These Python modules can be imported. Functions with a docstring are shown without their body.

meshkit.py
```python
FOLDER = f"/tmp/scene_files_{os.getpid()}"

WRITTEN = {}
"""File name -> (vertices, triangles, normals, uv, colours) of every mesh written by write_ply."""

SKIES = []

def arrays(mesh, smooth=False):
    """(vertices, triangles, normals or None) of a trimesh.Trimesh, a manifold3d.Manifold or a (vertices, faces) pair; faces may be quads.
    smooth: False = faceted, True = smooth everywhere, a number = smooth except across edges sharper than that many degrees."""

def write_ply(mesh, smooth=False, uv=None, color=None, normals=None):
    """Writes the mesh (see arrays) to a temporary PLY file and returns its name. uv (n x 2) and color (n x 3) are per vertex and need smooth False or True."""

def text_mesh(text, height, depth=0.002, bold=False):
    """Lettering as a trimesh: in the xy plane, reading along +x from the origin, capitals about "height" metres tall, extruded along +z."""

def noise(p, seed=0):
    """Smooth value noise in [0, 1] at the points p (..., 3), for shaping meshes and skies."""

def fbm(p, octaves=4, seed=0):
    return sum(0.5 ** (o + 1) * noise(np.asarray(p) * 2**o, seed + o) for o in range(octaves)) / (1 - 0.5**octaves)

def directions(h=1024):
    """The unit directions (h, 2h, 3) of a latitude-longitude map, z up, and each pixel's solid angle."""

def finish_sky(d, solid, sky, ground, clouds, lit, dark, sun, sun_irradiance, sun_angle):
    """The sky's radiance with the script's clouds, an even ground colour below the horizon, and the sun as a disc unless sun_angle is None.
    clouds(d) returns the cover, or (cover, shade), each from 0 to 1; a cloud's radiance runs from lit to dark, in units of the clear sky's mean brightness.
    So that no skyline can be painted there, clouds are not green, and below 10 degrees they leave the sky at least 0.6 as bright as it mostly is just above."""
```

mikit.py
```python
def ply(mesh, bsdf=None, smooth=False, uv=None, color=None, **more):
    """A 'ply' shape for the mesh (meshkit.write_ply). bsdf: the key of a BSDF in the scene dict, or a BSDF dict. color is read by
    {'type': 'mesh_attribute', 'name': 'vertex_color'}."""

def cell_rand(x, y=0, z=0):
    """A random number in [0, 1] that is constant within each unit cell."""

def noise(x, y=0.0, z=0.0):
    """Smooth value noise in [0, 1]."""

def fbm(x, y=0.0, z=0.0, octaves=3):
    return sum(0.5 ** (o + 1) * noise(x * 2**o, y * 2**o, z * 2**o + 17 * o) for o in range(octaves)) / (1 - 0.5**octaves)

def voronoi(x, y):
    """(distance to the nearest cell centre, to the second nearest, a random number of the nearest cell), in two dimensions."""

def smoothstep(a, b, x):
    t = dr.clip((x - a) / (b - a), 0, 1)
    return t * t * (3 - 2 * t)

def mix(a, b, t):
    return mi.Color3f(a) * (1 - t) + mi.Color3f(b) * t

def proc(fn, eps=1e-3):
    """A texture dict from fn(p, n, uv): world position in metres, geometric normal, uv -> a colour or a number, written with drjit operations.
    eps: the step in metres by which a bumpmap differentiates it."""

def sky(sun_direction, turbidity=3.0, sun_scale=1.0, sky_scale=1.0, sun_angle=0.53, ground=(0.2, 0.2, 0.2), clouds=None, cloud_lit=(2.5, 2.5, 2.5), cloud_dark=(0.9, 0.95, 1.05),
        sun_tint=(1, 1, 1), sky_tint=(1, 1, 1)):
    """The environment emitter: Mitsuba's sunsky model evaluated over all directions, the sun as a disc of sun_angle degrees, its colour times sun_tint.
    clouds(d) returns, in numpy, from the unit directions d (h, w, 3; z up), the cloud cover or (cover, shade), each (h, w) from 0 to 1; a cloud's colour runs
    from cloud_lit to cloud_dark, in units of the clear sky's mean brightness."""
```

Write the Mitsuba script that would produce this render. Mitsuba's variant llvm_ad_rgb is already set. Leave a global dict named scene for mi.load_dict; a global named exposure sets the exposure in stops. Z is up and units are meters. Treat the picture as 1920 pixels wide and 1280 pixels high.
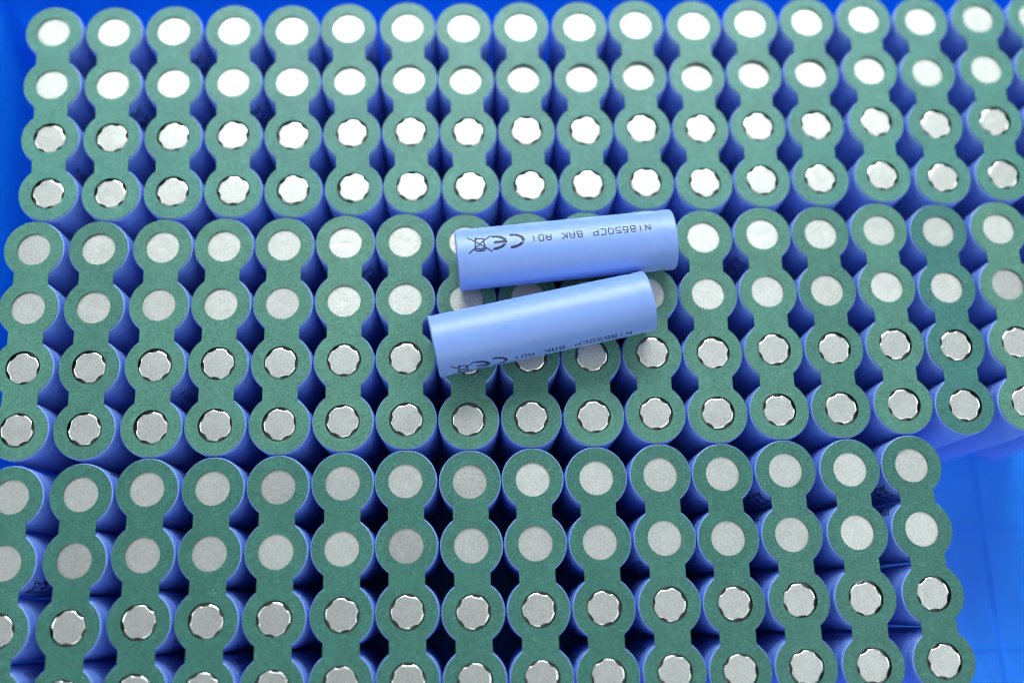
import math, random
import numpy as np
import trimesh
import mitsuba as mi
import shapely
import shapely.affinity
from shapely.geometry import Point, LineString, Polygon, box as sbox
from shapely.ops import unary_union
import mikit
from mikit import proc, noise, fbm, smoothstep, mix

T = mi.ScalarTransform4f
rng = random.Random(18)
scene, labels = {}, {}
MM = 0.001

# ------------------------------------------------------------------ camera
TOP = 65.4                      # height in mm of the upper face of the paper strips above the tray floor
cam = np.array([-12.3985, -78.9807, 308.7946 + TOP]) * MM
fwd = np.array([0.0388697, 0.2476071, -0.9680805])
up = np.array([0.0271795, 0.9681922, 0.2487269])
scene['camera'] = {
    'type': 'thinlens', 'fov': 2 * math.degrees(math.atan(960 / 1984.9)), 'fov_axis': 'x',
    'to_world': T().look_at(origin=cam.tolist(), target=(cam + fwd).tolist(), up=up.tolist()),
    'aperture_radius': 0.0062, 'focus_distance': 0.311, 'near_clip': 0.02, 'far_clip': 20.0,
}
exposure = 0.0

# ------------------------------------------------------------------ light: a dim room and white ceiling panels
scene['room_light'] = {'type': 'constant', 'radiance': {'type': 'rgb', 'value': [0.41, 0.45, 0.47]}}


def panel(key, direction, distance, size, radiance, label):
    """A flat ceiling lamp, hanging level, seen from the middle of the tray in the given direction."""
    d = np.array(direction, float)
    d /= np.linalg.norm(d)
    c = d * distance
    w, h = size[0] / 2, size[1] / 2
    v = [[c[0] - w, c[1] - h, c[2]], [c[0] + w, c[1] - h, c[2]], [c[0] + w, c[1] + h, c[2]], [c[0] - w, c[1] + h, c[2]]]
    scene[key + '__diffuser'] = mikit.ply((v, [[0, 2, 1], [0, 3, 2]]), {'type': 'diffuse'},
                                          emitter={'type': 'area', 'radiance': {'type': 'rgb', 'value': list(radiance)}})
    hv = trimesh.creation.box((size[0] + .02, size[1] + .02, .04))
    hv.apply_translation([c[0], c[1], c[2] + .0215])
    scene[key + '__housing'] = mikit.ply(hv, 'tray_blue')
    labels[key] = {'label': label, 'category': 'lamp'}


def deg(ax, ay):                # direction from tilts (degrees) towards +x and +y
    return (math.tan(math.radians(ax)), math.tan(math.radians(ay)), 1.0)


panel('panel_lamp', deg(4, 48.5), 1.3, (0.95, 0.75), (10.6, 11.2, 11.2), 'large white ceiling panel lamp behind the tray')
panel('panel_lamp_001', deg(25, -12), 1.3, (0.28, 0.26), (5.0, 5.3, 5.4), 'small white ceiling panel lamp over the right front corner of the tray')
panel('panel_lamp_002', deg(-54, 12), 2.2, (0.55, 0.9), (7.0, 7.4, 7.5), 'white ceiling panel lamp to the left of the tray')
panel('panel_lamp_003', deg(56, 14), 2.2, (0.55, 0.9), (7.0, 7.4, 7.5), 'white ceiling panel lamp to the right of the tray')
panel('panel_lamp_004', deg(4, -54), 2.2, (1.0, 0.5), (6.0, 6.3, 6.4), 'white ceiling panel lamp in front of the tray')

# ------------------------------------------------------------------ materials


def rgb(*v):
    return {'type': 'rgb', 'value': list(v)}


def paper(c, seed):
    c = np.array(c)

    def fn(p, n, uv):
        x, y = p.x * 1000.0 + seed * 31.0, p.y * 1000.0
        grain = fbm(x * 2.6, y * 2.6, seed, 3)
        weave = noise(x * 0.9 + 2.0 * y, y * 4.5 - x, seed + 5)
        cloud = fbm(x * 0.16, y * 0.16, seed + 9, 2)
        t = 0.34 + 0.62 * grain + 0.36 * weave + 0.18 * cloud
        fleck = smoothstep(0.86, 0.95, noise(x * 1.1 + y * 0.5, y * 3.8 - x * 1.2, seed + 40)) * 0.22
        spot = smoothstep(0.90, 0.96, noise(x * 2.1, y * 2.1, seed + 70)) * 0.35
        return mix(mi.Color3f(*map(float, c)) * t, mi.Color3f(0.34, 0.56, 0.48), fleck) * (1 - spot)
    return {'type': 'twosided', 'bsdf': {'type': 'principled', 'base_color': proc(fn), 'roughness': 0.43, 'specular': 0.5, 'sheen': 0.15}}


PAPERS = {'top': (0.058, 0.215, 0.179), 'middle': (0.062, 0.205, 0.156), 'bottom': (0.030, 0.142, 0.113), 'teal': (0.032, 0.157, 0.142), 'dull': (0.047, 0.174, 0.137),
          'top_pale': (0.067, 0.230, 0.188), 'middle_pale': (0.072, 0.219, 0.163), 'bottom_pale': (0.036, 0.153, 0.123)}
for i, (k, c) in enumerate(PAPERS.items()):
    scene['paper_' + k] = paper(c, i + 1)

scene['wrap_blue'] = {'type': 'twosided', 'bsdf': {'type': 'principled', 'base_color': rgb(0.168, 0.30, 0.71), 'roughness': 0.46, 'specular': 1.0}}
scene['ink'] = {'type': 'twosided', 'bsdf': {'type': 'principled', 'base_color': rgb(0.012, 0.016, 0.05), 'roughness': 0.5, 'specular': 0.4}}


def brushed(p, n, uv):
    x, y = p.x * 1000.0, p.y * 1000.0
    return 0.00003 * fbm(x * 4.0, y * 4.0, 3.0, 2)


def nickel_tone(a):
    def fn(p, n, uv):
        x, y = p.x * 1000.0, p.y * 1000.0
        return mi.Color3f(0.66, 0.685, 0.65) * (a + 0.10 * (noise(x * 0.8 + y * 0.5, y * 9.0 - x * 5.0, 4.0) - 0.5) + 0.34 * (fbm(x * 3.2, y * 3.2, 7.0, 2) - 0.5) + 0.10 * (fbm(x * 0.35, y * 0.35, 2.0, 2) - 0.5))
    return proc(fn)


for i, (a, r) in enumerate(((1.02, 0.44), (0.88, 0.46), (0.95, 0.42), (0.74, 0.47))):
    scene['nickel_%d' % i] = {'type': 'twosided', 'bsdf': {'type': 'principled', 'base_color': nickel_tone(a), 'metallic': 1.0, 'roughness': r}}
scene['cap_steel'] = {'type': 'twosided', 'bsdf': {'type': 'principled', 'base_color': nickel_tone(0.86), 'metallic': 1.0, 'roughness': 0.44}}
scene['bright_steel'] = {'type': 'twosided', 'bsdf': {'type': 'principled', 'base_color': rgb(0.97, 0.97, 0.95), 'metallic': 1.0, 'roughness': 0.24}}
scene['dark_steel'] = {'type': 'twosided', 'bsdf': {'type': 'principled', 'base_color': rgb(0.10, 0.11, 0.10), 'metallic': 0.9, 'roughness': 0.25}}


def tray_tone(p, n, uv):
    x, y, z = p.x * 1000.0, p.y * 1000.0, p.z * 1000.0
    return mi.Color3f(0.010, 0.27, 0.86) * (0.82 + 0.30 * fbm(x * 0.03, y * 0.03, z * 0.03, 3) + 0.10 * smoothstep(0.7, 0.9, noise(x * 0.9 + y * 0.2, y * 0.05, 3.0)))


scene['tray_blue'] = {'type': 'twosided', 'bsdf': {'type': 'principled', 'base_color': proc(tray_tone), 'roughness': 0.4, 'specular': 0.3}}
scene['tray_wall'] = {'type': 'principledthin', 'base_color': rgb(0.014, 0.37, 0.96), 'roughness': 0.42, 'spec_trans': 0.0, 'diff_trans': 1.1}

# ------------------------------------------------------------------ mesh helpers (all meshes in millimetres, scaled when written)


def lathe(profile, n=56):
    """Revolves (r, z) points about z; a point with r = 0 closes an end."""
    v, f, rows = [], [], []
    for r, z in profile:
        if r < 1e-9:
            rows.append([len(v)] * n)
            v.append((0, 0, z))
        else:
            rows.append(list(range(len(v), len(v) + n)))
            v += [(r * math.cos(2 * math.pi * k / n), r * math.sin(2 * math.pi * k / n), z) for k in range(n)]
    for a, b in zip(rows, rows[1:]):
        for k in range(n):
            q = (a[k], a[(k + 1) % n], b[(k + 1) % n], b[k])
            for t in ((q[0], q[1], q[2]), (q[0], q[2], q[3])):
                if len(set(t)) == 3:
                    f.append(t)
    m = trimesh.Trimesh(np.array(v, float), np.array(f), process=False)
    return m


def arc(cx, cz, r, a0, a1, n):
    return [(cx + r * math.cos(math.radians(a0 + (a1 - a0) * k / n)), cz + r * math.sin(math.radians(a0 + (a1 - a0) * k / n))) for k in range(n + 1)]


def out(mesh, bsdf, smooth=35, **more):
    m = mesh.copy()
    m.apply_scale(MM)
    return mikit.ply(m, bsdf, smooth=smooth, **more)


def at(*steps):
    """to_world from a 4 x 4 matrix in millimetres."""
    m = np.eye(4)
    for s in steps:
        m = m @ s
    m = m.copy()
    m[:3, 3] *= MM
    return T(m.tolist())


def move(x, y, z):
    m = np.eye(4)
    m[:3, 3] = (x, y, z)
    return m


def turn(axis, degrees):
    return trimesh.transformations.rotation_matrix(math.radians(degrees), axis)


# ------------------------------------------------------------------ one cell: local z runs from the flat end (0) to the capped end (65)
R, LEN = 9.08, 65.0

# sleeve: rolled over both ends, a bead groove below the capped end
sleeve_profile = ([(7.6, 0.12)] + arc(R - 0.42, 0.42, 0.42, -90, 0, 5)
                  + [(R, 4), (R, 20), (R, 40), (R, 58.2), (R - 0.03, 59.2), (R - 0.15, 60.1), (R - 0.20, 60.7), (R - 0.15, 61.3), (R - 0.03, 62.0), (R, 62.7)]
                  + arc(R - 0.62, LEN - 0.62, 0.62, 0, 90, 6) + [(7.0, LEN - 0.02)])
SLEEVE = lathe(sleeve_profile)
# flat end: steel disc, very slightly dished with a shallow ring
BASE = lathe([(0, 0.25), (0.5, 0.24), (1.1, 0.195), (2.4, 0.185), (3.6, 0.19), (5.0, 0.18), (6.6, 0.16), (7.9, 0.14), (8.3, 0.3), (8.3, 1.2)])
CAN = lathe([(8.2, 62.6), (7.6, 64.6), (6.9, 64.75), (6.3, 64.55), (6.0, 64.0), (5.6, 63.75), (3.2, 63.7), (0, 63.7)])


def cap_mesh(flat):
    """The raised cap: its flat top, or the rounded rim with five scalloped vents between five legs."""
    n, v, f, rows = 160, [], [], []
    th = [2 * math.pi * k / n for k in range(n)]

    def notch(t):
        d = (t * 5 / (2 * math.pi)) % 1.0 - 0.5
        a = abs(d) * 2 * math.pi / 5
        return (1 - (a / 0.28) ** 2) ** 0.55 if a < 0.28 else 0.0
    nt = [notch(t) for t in th]
    edge = [4.93 - 0.78 * q for q in nt]
    rnd = [0.68 - 0.52 * q for q in nt]
    prof = []
    for fr in (0.3, 0.62, 0.86):
        prof.append([((e - r) * fr, 0.0) for e, r in zip(edge, rnd)])
    for a in (90, 72, 52, 30, 8):
        prof.append([(e - r + r * math.cos(math.radians(a)), -r + r * math.sin(math.radians(a))) for e, r in zip(edge, rnd)])
    prof.append([(e + 0.06 * (1 - q), -0.8) for e, q in zip(edge, nt)])
    prof.append([(e + 0.10 * (1 - q), -1.35) for e, q in zip(edge, nt)])
    prof = prof[:4] if flat else prof[3:]
    if flat:
        v.append((0, 0, 0))
    for p in prof:
        rows.append(list(range(len(v), len(v) + n)))
        v += [(r * math.cos(t), r * math.sin(t), z) for t, (r, z) in zip(th, p)]
    for k in range(n if flat else 0):
        f.append((0, rows[0][k], rows[0][(k + 1) % n]))
    for a, b in zip(rows, rows[1:]):
        for k in range(n):
            f += [(a[k], b[k], b[(k + 1) % n]), (a[k], b[(k + 1) % n], a[(k + 1) % n])]
    return trimesh.Trimesh(np.array(v, float), np.array(f), process=False)


CAP, CAP_RIM = cap_mesh(True), cap_mesh(False)
for m in (CAP, CAP_RIM):
    m.apply_translation([0, 0, LEN + 0.10])

# ------------------------------------------------------------------ the ink print on the sleeve: single-stroke letters, drawn flat and wrapped
GLYPH = {
    'N': [[(0, 0), (0, 1)], [(0, 1), (1, 0)], [(1, 0), (1, 1)]],
    '1': [[(.5, 0), (.5, 1)]],
    '8': [[(.15, .52), (.15, 1), (.85, 1), (.85, .52), (.15, .52), (0, .4), (0, 0), (1, 0), (1, .4), (.85, .52)]],
    '6': [[(.95, 1), (.3, 1), (0, .7), (0, 0), (1, 0), (1, .55), (0, .55)]],
    '5': [[(1, 1), (0, 1), (0, .58), (.7, .58), (1, .4), (1, .15), (.8, 0), (0, 0)]],
    '0': [[(.15, 0), (0, .2), (0, .8), (.15, 1), (.85, 1), (1, .8), (1, .2), (.85, 0), (.15, 0)]],
    'C': [[(1, 1), (.2, 1), (0, .8), (0, .2), (.2, 0), (1, 0)]],
    'P': [[(0, 0), (0, 1), (1, 1), (1, .45), (0, .45)]],
    'B': [[(0, 0), (0, 1), (.85, 1), (.85, .55), (0, .55)], [(.85, .55), (1, .45), (1, 0), (0, 0)]],
    'A': [[(0, 0), (0, .8), (.2, 1), (.8, 1), (1, .8), (1, 0)], [(0, .45), (1, .45)]],
    'K': [[(0, 0), (0, 1)], [(1, 1), (0, .45)], [(.25, .6), (1, 0)]],
}


def print_mesh(fine):
    shapes = []
    for x0, word in ((0.0, 'N18650CP'), (20.2, 'BAK'), (29.3, 'A01')):
        for i, ch in enumerate(word):
            for s in GLYPH[ch]:
                shapes.append(LineString([(x0 + i * 2.2 + 1.35 * x, 1.85 * y) for x, y in s]).buffer(0.17, cap_style=2 if ch in '1N' else 1, quad_segs=1))
    # conformity mark: two open rings, the second with a middle bar
    for cx, bar in ((41.3, False), (46.5, True)):
        a0, a1 = Point(cx, 0.9).buffer(1.0, quad_segs=10), sbox(cx, -5, cx + 6, 7)
        ring = shapely.affinity.scale(a0, 4.3, 2.45).difference(shapely.affinity.scale(a0, 3.35, 1.68)).difference(a1)
        ring = ring.difference(Polygon([(cx, 0.9), (cx - 6, 2.15), (cx - 6, 1.75)]))
        shapes.append(ring)
        if bar:
            shapes.append(sbox(cx - 3.5, 0.5, cx - 0.4, 1.3))
    # crossed-out wheeled bin
    bx, by = 50.2, 0.9
    seg = [[(-3.4, 2.7), (3.4, -2.5)], [(-3.4, -2.5), (3.4, 2.7)], [(-1.45, 1.5), (-1.1, -1.7)], [(1.45, 1.5), (1.1, -1.7)], [(-1.1, -1.7), (1.0, -1.7)], [(-1.8, 1.55), (1.8, 1.55)], [(-1.5, 1.6), (-1.1, 2.2), (1.1, 2.2), (1.6, 1.6)]]
    for s in seg:
        shapes.append(LineString([(bx + x, by + y) for x, y in s]).buffer(0.21, quad_segs=1))
    shapes.append(Point(bx + 0.95, by - 1.85).buffer(0.5, quad_segs=3))
    shapes.append(sbox(bx - 0.8, by + 1.85, bx + 0.5, by + 2.45))
    g = unary_union(shapes)
    parts = []
    for p in getattr(g, 'geoms', [g]):
        v, f = trimesh.creation.triangulate_polygon(p.simplify(0.02 if fine else 0.05), engine='earcut')
        v3 = np.c_[v, np.zeros(len(v))]
        v3, f = trimesh.remesh.subdivide_to_size(v3, f, 1.0 if fine else 1.8)
        parts.append(trimesh.Trimesh(v3, f, process=False))
    m = trimesh.util.concatenate(parts)
    s, t = m.vertices[:, 0] + 7.9, m.vertices[:, 1] - 0.9
    r, a = R + (0.025 if fine else 0.06), t / R
    m.vertices = np.c_[r * np.cos(a), r * np.sin(a), LEN - s]
    n = m.face_normals
    if (n[:, :2] * m.triangles_center[:, :2]).sum() < 0:
        m.invert()
    return m


PRINT, PRINT_FINE = print_mesh(False), print_mesh(True)

PLY = {
    'sleeve': out(SLEEVE, 'wrap_blue'), 'can': out(CAN, 'dark_steel'), 'cap': out(CAP, 'cap_steel', 40), 'rim': out(CAP_RIM, 'bright_steel', 50), 'print': out(PRINT, 'ink', False),
    'print_fine': out(PRINT_FINE, 'ink', False),
}
for i in range(4):
    PLY['base%d' % i] = out(BASE, 'nickel_%d' % i)


def number(name, i):
    return name if i == 0 else '%s_%03d' % (name, i)


count = {'battery_cell': 0, 'paper_strip': 0}


def new(name):
    k = number(name, count[name])
    count[name] += 1
    return k


def cell(frame, capped, spin, label, group, fine=False, jitter=None, dip=0.0, worn=False):
    """frame: 4 x 4 matrix (mm) that puts the local cell in place."""
    key = new('battery_cell')
    w = at(frame, turn([0, 0, 1], spin))
    scene[key + '__sleeve'] = {**PLY['sleeve'], 'to_world': w}
    jx, jy, tx, ty, st = jitter or (0, 0, 0, 0, 0)
    if capped is not False:
        scene[key + '__cap'] = {**PLY['cap'], 'to_world': at(frame, move(jx, jy, 0), turn([0, 0, 1], st))}
        scene[key + '__cap__rim'] = {**PLY['rim'], 'to_world': at(frame, move(jx, jy, 0), turn([0, 0, 1], st))}
        scene[key + '__can'] = {**PLY['can'], 'to_world': w}
    if capped is not True:
        tilt = at(frame, move(0, 0, dip), turn([1, 0, 0], tx), turn([0, 1, 0], ty))
        scene[key + '__base'] = {**PLY['base%d' % (3 if worn else rng.randrange(3))], 'to_world': tilt}
    scene[key + '__print'] = {**PLY['print_fine' if fine else 'print'], 'to_world': w}
    labels[key] = {'label': label, 'category': 'battery', 'group': group}
    return key


# ------------------------------------------------------------------ the blocks: strips of four cells joined by a green paper strip
PITCH = 18.5
BLOCKS = [
    ('top', [
        (-142.37, 78.76, 2.00), (-123.28, 78.41, 2.17), (-104.29, 78.53, 1.97), (-85.50, 78.51, 1.39), (-66.91, 78.20, 1.32), (-48.46, 78.44, 1.84),
        (-29.78, 78.59, 0.86), (-11.57, 77.97, 0.81), (7.03, 78.08, 0.57), (25.83, 77.86, -0.20), (44.26, 78.20, -0.55), (63.09, 77.68, -1.00),
        (81.75, 78.10, -1.42), (100.53, 78.18, -1.50), (120.08, 78.83, -0.52), (139.25, 77.69, -0.14), (158.90, 78.32, 0.04), (177.80, 78.62, 0.04),
    ]),
    ('middle', [
        (-144.66, 5.27, -0.68), (-125.31, 4.93, -0.89), (-106.01, 4.99, -0.95), (-87.52, 4.95, -0.96), (-68.95, 4.66, -0.64), (-50.37, 4.93, -0.59),
        (-31.98, 5.06, -0.27), (-13.42, 4.39, -0.41), (5.36, 4.45, -0.81), (23.79, 4.25, -0.42), (42.33, 4.55, -0.58), (60.74, 4.07, -0.27),
        (79.32, 4.49, -0.09), (97.84, 4.43, 0.21), (116.68, 5.08, 0.71), (135.47, 4.24, 0.54), (154.75, 4.65, 0.47), (173.65, 4.95, 0.47),
    ]),
    ('bottom', [
        (-146.01, -69.64, -2.03), (-126.34, -69.58, -1.81), (-107.14, -68.71, -0.85), (-88.40, -68.99, -1.04), (-69.60, -69.04, -0.68), (-50.81, -68.77, -0.32),
        (-32.40, -68.64, 0.01), (-13.76, -69.31, -0.04), (4.75, -69.24, 0.41), (23.35, -69.45, 0.31), (42.19, -69.14, 0.21), (60.70, -69.63, 0.40),
        (79.46, -69.21, 0.47), (98.68, -69.40, 0.39), (118.15, -68.91, 2.27),
    ]),
]

ORD = ['first', 'second', 'third', 'fourth', 'fifth', 'sixth', 'seventh', 'eighth', 'ninth', 'tenth', 'eleventh', 'twelfth', 'thirteenth', 'fourteenth', 'fifteenth', 'sixteenth', 'seventeenth', 'eighteenth']
ROW = ['topmost', 'second down', 'third down', 'lowest']

# ------------------------------------------------------------------ the tray
X0, X1, Y0, Y1, H, W = -160.5, 235.0, -135.0, 119.5, 68.0, 3.0


def tray_box(x0, x1, y0, y1, z0, z1, bevel=0.6):
    m = trimesh.creation.box((x1 - x0, y1 - y0, z1 - z0))
    m.apply_translation([(x0 + x1) / 2, (y0 + y1) / 2, (z0 + z1) / 2])
    return m


def wall_mesh(side):
    """One mitred wall: a profile of (distance outwards, height) carried between two corners."""
    prof = [(0, -W), (0, 0), (1.0, H * 0.5), (2.0, H - 1), (2.6, H), (11, H), (11, H - 7), (9, H - 7), (9, H - 3), (5, H - 3), (3.4, -W)]
    corner = [(X0, Y1, -1, 1), (X1, Y1, 1, 1), (X1, Y0, 1, -1), (X0, Y0, -1, -1)]
    v = [(x + sx * o, y + sy * o, z) for x, y, sx, sy in (corner[side], corner[(side + 1) % 4]) for o, z in prof]
    n, f = len(prof), []
    for k in range(n):
        j = (k + 1) % n
        f += [(k, n + k, n + j), (k, n + j, j)]
    m = trimesh.Trimesh(np.array(v, float), np.array(f), process=False)
    return m


scene['tray__floor'] = out(tray_box(X0, X1, Y0, Y1, -W, 0), 'tray_blue', False)
for i, yy in enumerate((-96.8, -55.4, -14.0, 27.4, 68.8)):
    m = lathe([(0, 0)] + [(0.9, 0)] * 1, 3) if False else trimesh.creation.extrude_polygon(Polygon([(-1.2, -0.2), (1.2, -0.2), (0.8, 0.75), (-0.8, 0.75)]), X1 - X0 - 0.4, engine='earcut')
    m.apply_transform(np.array([[0, 0, 1, X0 + .2], [1, 0, 0, yy], [0, 1, 0, 0], [0, 0, 0, 1]], float))
    scene[number('tray__floor__rib', i)] = out(m, 'tray_blue', False)
for i, xx in enumerate((167.4, 208.6)):
    m = trimesh.creation.extrude_polygon(Polygon([(-1.0, -0.2), (1.0, -0.2), (0.7, 0.6), (-0.7, 0.6)]), Y1 - Y0 - 0.4, engine='earcut')
    m.apply_transform(np.array([[1, 0, 0, xx], [0, 0, -1, Y1 - .2], [0, 1, 0, 0], [0, 0, 0, 1]], float))
    scene[number('tray__floor__rib', 5 + i)] = out(m, 'tray_blue', False)
for i in range(4):
    scene[number('tray__wall', i)] = out(wall_mesh(i), 'tray_wall', 30)
labels['tray'] = {'label': 'bright blue plastic tray holding the blocks of battery cells', 'category': 'tray'}

# ------------------------------------------------------------------ strips and cells


def strip_mesh(wear):
    rr = 8.76
    g = unary_union([Point(0, -PITCH * (k - 1.5)).buffer(rr, quad_segs=18) for k in range(4)] + [sbox(-5.15, -PITCH * 1.5, 5.15, PITCH * 1.5)])
    for k in range(4):
        g = g.difference(Point(wear.uniform(-.12, .12), -PITCH * (k - 1.5) + wear.uniform(-.12, .12)).buffer(5.08 if k > 1 else 5.0, quad_segs=14))
    m = trimesh.creation.extrude_polygon(g, 0.32, engine='earcut')
    m.apply_translation([0, 0, TOP - 0.32])
    return m


STRIPS = [strip_mesh(random.Random(40 + i)) for i in range(4)]
STRIP_PLY = {}
# cells whose print faces a gap the camera looks into: (block, strip, row): direction of the print in degrees
FACING = {('top', 1, 1): -52, ('top', 2, 0): -48, ('top', 3, 1): -50, ('top', 5, 0): -52, ('middle', 5, 0): -50, ('middle', 12, 0): -132, ('middle', 2, 2): -48,
          ('bottom', 12, 0): -128, ('bottom', 14, 0): -130, ('bottom', 10, 1): -125, ('bottom', 0, 1): -48, ('top', 12, 2): -130, ('top', 0, 2): -50}
WORN = {('bottom', 4, 0), ('bottom', 7, 0), ('bottom', 6, 1), ('bottom', 1, 1), ('middle', 16, 1)}
for block, rows in BLOCKS:
    for i, (sx, sy, sa) in enumerate(rows):
        base = move(sx, sy, 0) @ turn([0, 0, 1], sa)
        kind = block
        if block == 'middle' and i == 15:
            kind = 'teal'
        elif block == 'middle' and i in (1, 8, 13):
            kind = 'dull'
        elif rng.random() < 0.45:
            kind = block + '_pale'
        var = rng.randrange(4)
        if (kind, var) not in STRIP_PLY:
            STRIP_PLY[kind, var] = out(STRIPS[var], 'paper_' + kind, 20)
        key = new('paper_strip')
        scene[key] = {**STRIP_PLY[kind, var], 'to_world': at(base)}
        tone = 'darker teal' if kind == 'teal' else 'green'
        last = i == len(rows) - 1
        where = '%s from left in the %s block' % (ORD[i] if i else 'leftmost', block)
        if i == 17:
            where = 'cut off by the right picture edge, %s block' % block
        labels[key] = {'label': '%s paper strip with four holes, %s' % (tone, where), 'category': 'paper strip', 'group': 'green paper strips on the battery blocks'}
        for k in range(4):
            capped = k >= 2
            off = move(0, -PITCH * (k - 1.5), 0)
            spot = base @ off
            if capped:
                frame = spot
            else:
                frame = spot @ move(0, 0, LEN) @ turn([1, 0, 0], 180)
            face = FACING.get((block, i, k))
            spin = (face if face is not None else rng.uniform(40, 140)) - sa
            if not capped:
                spin = -spin
            end = 'cap end up' if capped else 'flat end up'
            if i == 17:
                lab = 'blue cell with %s at right picture edge, %s in the %s block' % (end, ROW[k], block)
            else:
                lab = 'blue cell, %s, %s in %s strip from left, %s block' % (end, ROW[k], ORD[i], block)
            dip = 0.0
            if block == 'top' and k == 1 and 5 <= i <= 14:
                dip = 0.35 + 0.10 * min(i - 5, 14 - i)
            cell(frame, capped, spin, lab, 'battery cells standing in the %s block' % block,
                 jitter=(rng.uniform(-.16, .16), rng.uniform(-.16, .16), rng.uniform(-.9, .9), rng.uniform(-.9, .9), rng.uniform(0, 72)), dip=dip, worn=(block, i, k) in WORN)

# ------------------------------------------------------------------ the two loose cells lying on the strips


def lying(a, b, face):
    """Local z from the flat end a to the capped end b; the print turned by face degrees from straight up (minus = towards the viewer)."""
    a, b = np.array(a, float), np.array(b, float)
    z = (b - a) / np.linalg.norm(b - a)
    mid = (a + b) / 2
    x = np.array([0, 0, 1.0])                    # print direction: up
    y = np.cross(z, x)
    m = np.eye(4)
    m[:3, 0], m[:3, 1], m[:3, 2], m[:3, 3] = x, y, z, mid - z * LEN / 2
    return m @ turn([0, 0, 1], face)


zc = TOP + R + 0.05
cell(lying((-15.6, 22.9, zc), (48.8, 28.0, zc), -9), None, 0, 'loose blue cell lying on the strips, upper of the two, its print facing up', 'loose cells lying across the middle block', fine=True, jitter=(0, 0, 0, 0, 20))
cell(lying((-23.0, -3.3, zc), (40.3, 8.9, zc), 76), None, 0, 'loose blue cell lying on the strips, lower of the two, print at its lower edge', 'loose cells lying across the middle block', fine=True, jitter=(0, 0, 0, 0, 50))
